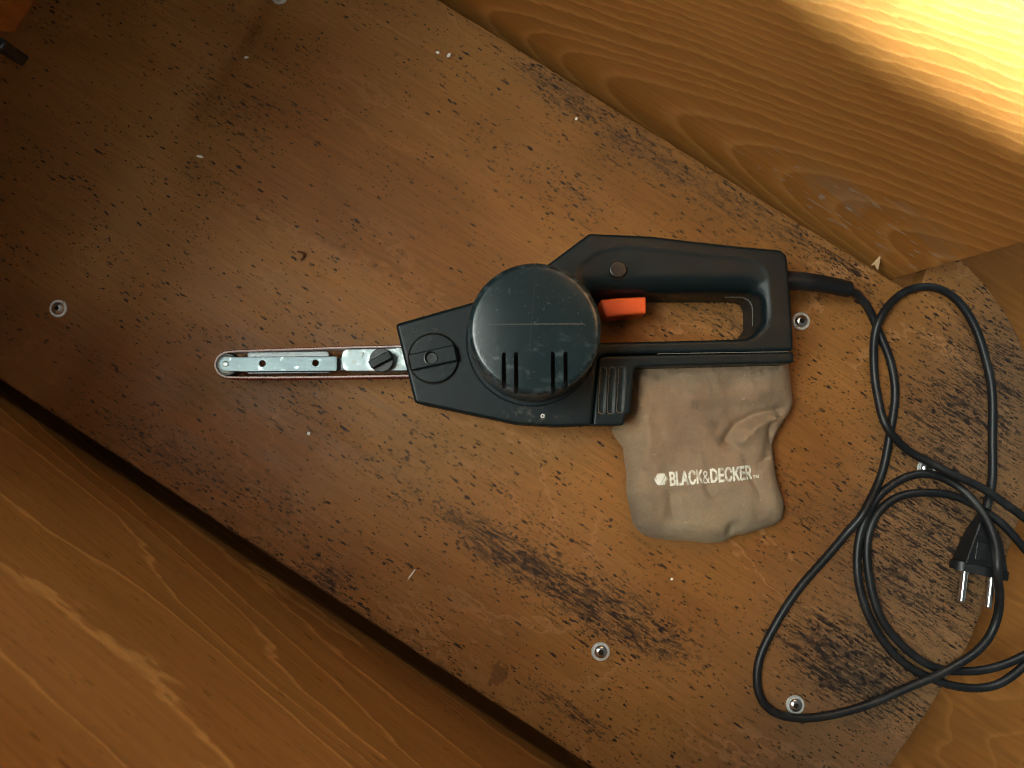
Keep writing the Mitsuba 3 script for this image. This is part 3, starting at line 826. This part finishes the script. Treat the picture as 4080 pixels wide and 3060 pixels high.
# ------------------------------------------------------------------ strain relief, cord, plug
sr = np.array([(186.9, 105.9, 24.0), (197.3, 105.4, 24.0), (209.8, 104.2, 23.0), (222.7, 102.4, 21.0), (234.2, 100.5, 19.0)])
cs = CubicSpline(np.arange(len(sr)), sr)
tt = np.linspace(0, len(sr) - 1, 40)
put(SA + 'cord_sleeve', tube(cs(tt), np.interp(tt, [0, 4], [6.6, 5.7]), 28), 'rubber', label='thick black sleeve where the cord leaves the handle')
R0 = 2.85
cord = np.array([(232.6, 100.9, 19.0), (236.8, 99.7, 17.0), (247.0, 95.3, 10.0), (256.2, 85.8, 4.0), (262.0, 72.4, 3.0), (267.5, 58.7, 3.0), (271.3, 43.1, 3.0), (272.2, 27.6, 3.0), (269.7, 11.2, 3.0), (266.4, -5.3, 3.0), (257.8, -35.0, 3.0), (247.1, -51.0, 8.0), (244.7, -55.0, 9.0), (235.2, -68.1, 4.0), (220.0, -86.2, 3.0), (204.3, -103.0, 3.0), (189.8, -122.3, 3.0), (178.2, -141.7, 3.0), (171.4, -156.8, 3.0), (169.7, -171.3, 3.0), (171.7, -182.1, 3.0), (179.0, -191.1, 3.0), (190.9, -195.2, 3.0), (208.4, -195.7, 3.0), (228.0, -192.1, 3.0), (251.0, -184.5, 4.0), (272.9, -173.6, 7.0), (290.5, -165.8, 9.0), (309.4, -155.9, 9.0), (325.4, -145.9, 6.0), (334.3, -132.2, 6.0), (335.5, -116.8, 10.0), (327.0, -100.5, 24.0), (323.6, -88.3, 30.0), (325.6, -75.4, 25.0), (325.0, -61.6, 20.0), (321.3, -49.3, 13.0), (314.8, -38.5, 7.0), (305.3, -31.4, 4.0), (292.6, -27.7, 3.0), (279.0, -29.7, 3.0), (267.3, -35.8, 3.0), (256.4, -45.5, 3.0), (249.4, -56.9, 3.0), (244.2, -70.2, 3.0), (241.8, -85.1, 3.0), (241.9, -100.2, 3.0), (244.8, -115.2, 3.0), (252.1, -133.8, 3.0), (261.8, -148.6, 3.0), (275.4, -161.2, 3.0), (289.0, -168.5, 3.0), (303.4, -173.5, 2.0), (320.0, -175.7, 2.0), (336.0, -173.5, 2.0), (347.4, -167.0, 2.0), (356.2, -159.8, 2.0), (369.0, -148.3, 2.0), (376.9, -130.9, 3.0), (377.2, -113.3, 5.0), (370.5, -95.7, 7.0), (355.8, -79.0, 8.0), (348.1, -69.5, 8.0), (340.6, -61.2, 7.0), (330.7, -53.7, 5.0), (320.7, -47.3, 3.0), (307.4, -42.5, 3.0), (294.0, -41.1, 3.0), (280.6, -41.6, 3.0), (267.0, -46.4, 3.0), (257.2, -55.0, 3.0), (251.0, -67.2, 3.0), (248.7, -80.4, 3.0), (249.3, -94.7, 3.0), (252.1, -112.8, 3.0), (260.5, -133.8, 3.0), (271.3, -146.7, 3.0), (284.9, -157.6, 3.0), (298.6, -163.1, 3.0), (311.2, -164.2, 2.0), (327.1, -163.4, 2.0), (341.2, -159.8, 2.0), (355.9, -153.5, 3.0), (371.1, -141.0, 7.0), (381.1, -122.4, 10.0), (380.9, -98.0, 13.0), (371.0, -74.0, 14.0), (354.0, -57.5, 12.0), (338.0, -45.6, 12.0), (324.3, -36.3, 12.0), (306.8, -27.9, 10.0), (294.5, -20.7, 7.0), (280.5, -12.9, 5.0), (269.8, -4.2, 8.0), (261.6, 6.3, 9.5), (259.0, 21.6, 6.0), (257.6, 37.2, 4.0), (257.0, 52.7, 4.0), (256.6, 68.0, 7.0), (259.2, 80.1, 9.5), (267.5, 91.3, 7.0), (278.9, 100.7, 4.0), (291.5, 105.2, 3.0), (304.0, 104.8, 3.0), (315.5, 98.8, 3.0), (324.8, 88.0, 3.0), (332.1, 73.3, 3.0), (337.1, 54.8, 3.0), (340.4, 38.3, 3.0), (341.0, 18.8, 3.0), (339.7, -5.3, 3.0), (338.8, -21.2, 4.0), (336.4, -37.6, 5.0), (333.3, -45.5, 7.0), (329.1, -54.9, 9.0)])
seg = np.concatenate([[0], np.cumsum(np.linalg.norm(np.diff(cord, axis=0), axis=1))])
cs = CubicSpline(seg, cord)
tt = np.arange(0, seg[-1], 1.6)
cp = cs(tt)
cp[:, 2] = np.interp(tt, seg, cord[:, 2])
from scipy.ndimage import gaussian_filter1d
cp = gaussian_filter1d(cp, 2.5, axis=0, mode='nearest')
cp[:, 2] = np.maximum(cp[:, 2], R0 + 0.1)
put(SA + 'power_cord', tube(cp, R0, 20), 'rubber', smooth=True, label='black rubber cord looped in coils')

# plug
PF = np.array([(321.0, -93.5)][0])          # middle of the flange
PN = np.array([(328.4, -57.5)][0])           # neck
ax = np.array([-0.165, -0.986])
cx = np.array([0.975, -0.22])
RM = np.eye(4)
RM[:3, 0] = [*cx, -0.02]
RM[:3, 1] = [*(-ax), 0]
RM[:3, 2] = [0, 0, 1]


def plug_place(m):
    return m.apply_transform(RM).apply_translation([*PF, 12.5])


nl = np.linalg.norm(PN - PF)
s = m3.Manifold.sphere(1.5, 16)
fr = [s.translate([sx * 13.5, 4, sz * 7]) for sx in (-1, 1) for sz in (-1, 1)]
mid = [s.translate([sx * 8.5, nl * 0.62, sz * 5.5]) for sx in (-1, 1) for sz in (-1, 1)]
neck = m3.Manifold.cylinder(8, 3.9, 3.4, 24).rotate([-90, 0, 0]).translate([0, nl - 6, -3])
pl = m3.Manifold.batch_hull(fr + mid) + m3.Manifold.batch_hull(mid + [neck])
plug = put(SA + 'plug', plug_place(to_tri(pl)), 'rubber', smooth=35, label='black two-pin plug lying on the front corner of the seat')
fl = m3.Manifold.batch_hull([m3.Manifold.cylinder(6.0, r, r, 40).rotate([-90, 0, 0]).translate([xx, -2.5, 0]) for xx, r in ((-12, 7.6), (12, 7.6), (0, 10.6))])
put(plug + '__flange', plug_place(to_tri(fl)), 'rubber', smooth=35)
rib = [rbox((9.5 - 0.25 * i, 0.8, 16.5 - 0.3 * i), 0.3, (6.2, 8 + 2.0 * i, 0.4)) for i in range(7)]
for r_ in rib:
    put(plug + '__grip_rib', plug_place(r_), 'rubber', smooth=30)
put(plug + '__label_recess', plug_place(rbox((9, 12, 1.2), 0.4, (-4.5, 13, 8.3))), 'slick_plastic', smooth=30)
for x_ in (-9.5, 9.5):
    pin = lathe([(0, 0), (2.3, 0), (2.35, 20.3), (1.9, 21.6), (1.0, 22.2), (0, 22.3)], (0, 0), 28)
    pin.apply_transform(trimesh.transformations.rotation_matrix(math.pi / 2, [1, 0, 0]))
    put(plug + '__prong', plug_place(pin.apply_translation([x_, -2, 0])), 'steel', smooth=30)

# ------------------------------------------------------------------ crumbs and shavings on the seat
rng = np.random.default_rng(11)
CR = [
    ([(-227.2, 201.7)][0], 2.4, 0.9, -0.25, 'white splinter on the dark left half of the seat, far from the tool'),
    ([(-54.6, 279.8)][0], 1.3, 1.0, -0.5, 'white crumb near the top edge of the seat, left one of a pair'),
    ([(-46.5, 277.7)][0], 1.7, 1.0, 0.9, 'white crumb near the top edge of the seat, right one of a pair'),
    ([(47.0, 230.0)][0], 1.2, 0.9, 1.2, 'pale crumb between the black handle and the right arm panel'),
    ([(-144.7, 0.5)][0], 1.2, 1.1, 0.3, 'tiny white crumb on the seat below the sanding belt'),
    ([(-70.5, -98.1)][0], 4.4, 0.45, 0.95, 'thin white sliver low on the seat, between the bag and the left arm'),
    ([(-195.0, 276.2)][0], 1.6, 0.8, 0.1, 'faint pale crumb in the dark upper left of the seat'),
    ([(112.3, -101.6)][0], 0.9, 0.8, 0.1, 'tiny pale crumb on the dark worn patch below the dust bag'),
]
for (x, y), L, W, rot, lab in CR:
    m = trimesh.creation.icosphere(subdivisions=2)
    v = m.vertices * (1 + 0.25 * rng.normal(size=(len(m.vertices), 1)) * 0.6)
    v = v * [L / 1.0, W, 0.5]
    c_, s_ = math.cos(rot), math.sin(rot)
    v = np.column_stack([v[:, 0] * c_ - v[:, 1] * s_ + x, v[:, 0] * s_ + v[:, 1] * c_ + y, v[:, 2] + 0.45])
    put('crumb', trimesh.Trimesh(v, m.faces), 'crumb_white', smooth=False, label=lab, category='crumb')
ck = np.array([(-154.7, 131.4, 0.8), (-152.0, 130.7, 2.2), (-150.0, 129.2, 2.6), (-150.3, 127.4, 1.6), (-152.4, 125.4, 0.8)])
cs = CubicSpline(np.arange(5), ck)
put('wood_shaving', tube(cs(np.linspace(0, 4, 24)), 0.75, 8), 'shaving_brown', smooth=True, label='small curled brown wood shaving on the seat left of the motor', category='wood shaving')
chip = Polygon([(257.9, 120.8), (260.7, 123.7), (263.7, 127.8), (264.6, 128.7), (264.3, 123.0), (263.8, 117.9), (262.4, 119.3), (261.3, 121.5)])
cm = solid(chip, 1.2, 0.2, r=0.3, step=1.2, nr=2)
cm.vertices[:, 2] += 3.2 * np.clip((cm.vertices[:, 1] - cm.vertices[:, 1].min()) / 10, 0, 1)
put('wood_chip', cm, 'chip_wood', smooth=30, label='pale pointed wood chip at the foot of the right arm panel', category='wood chip')
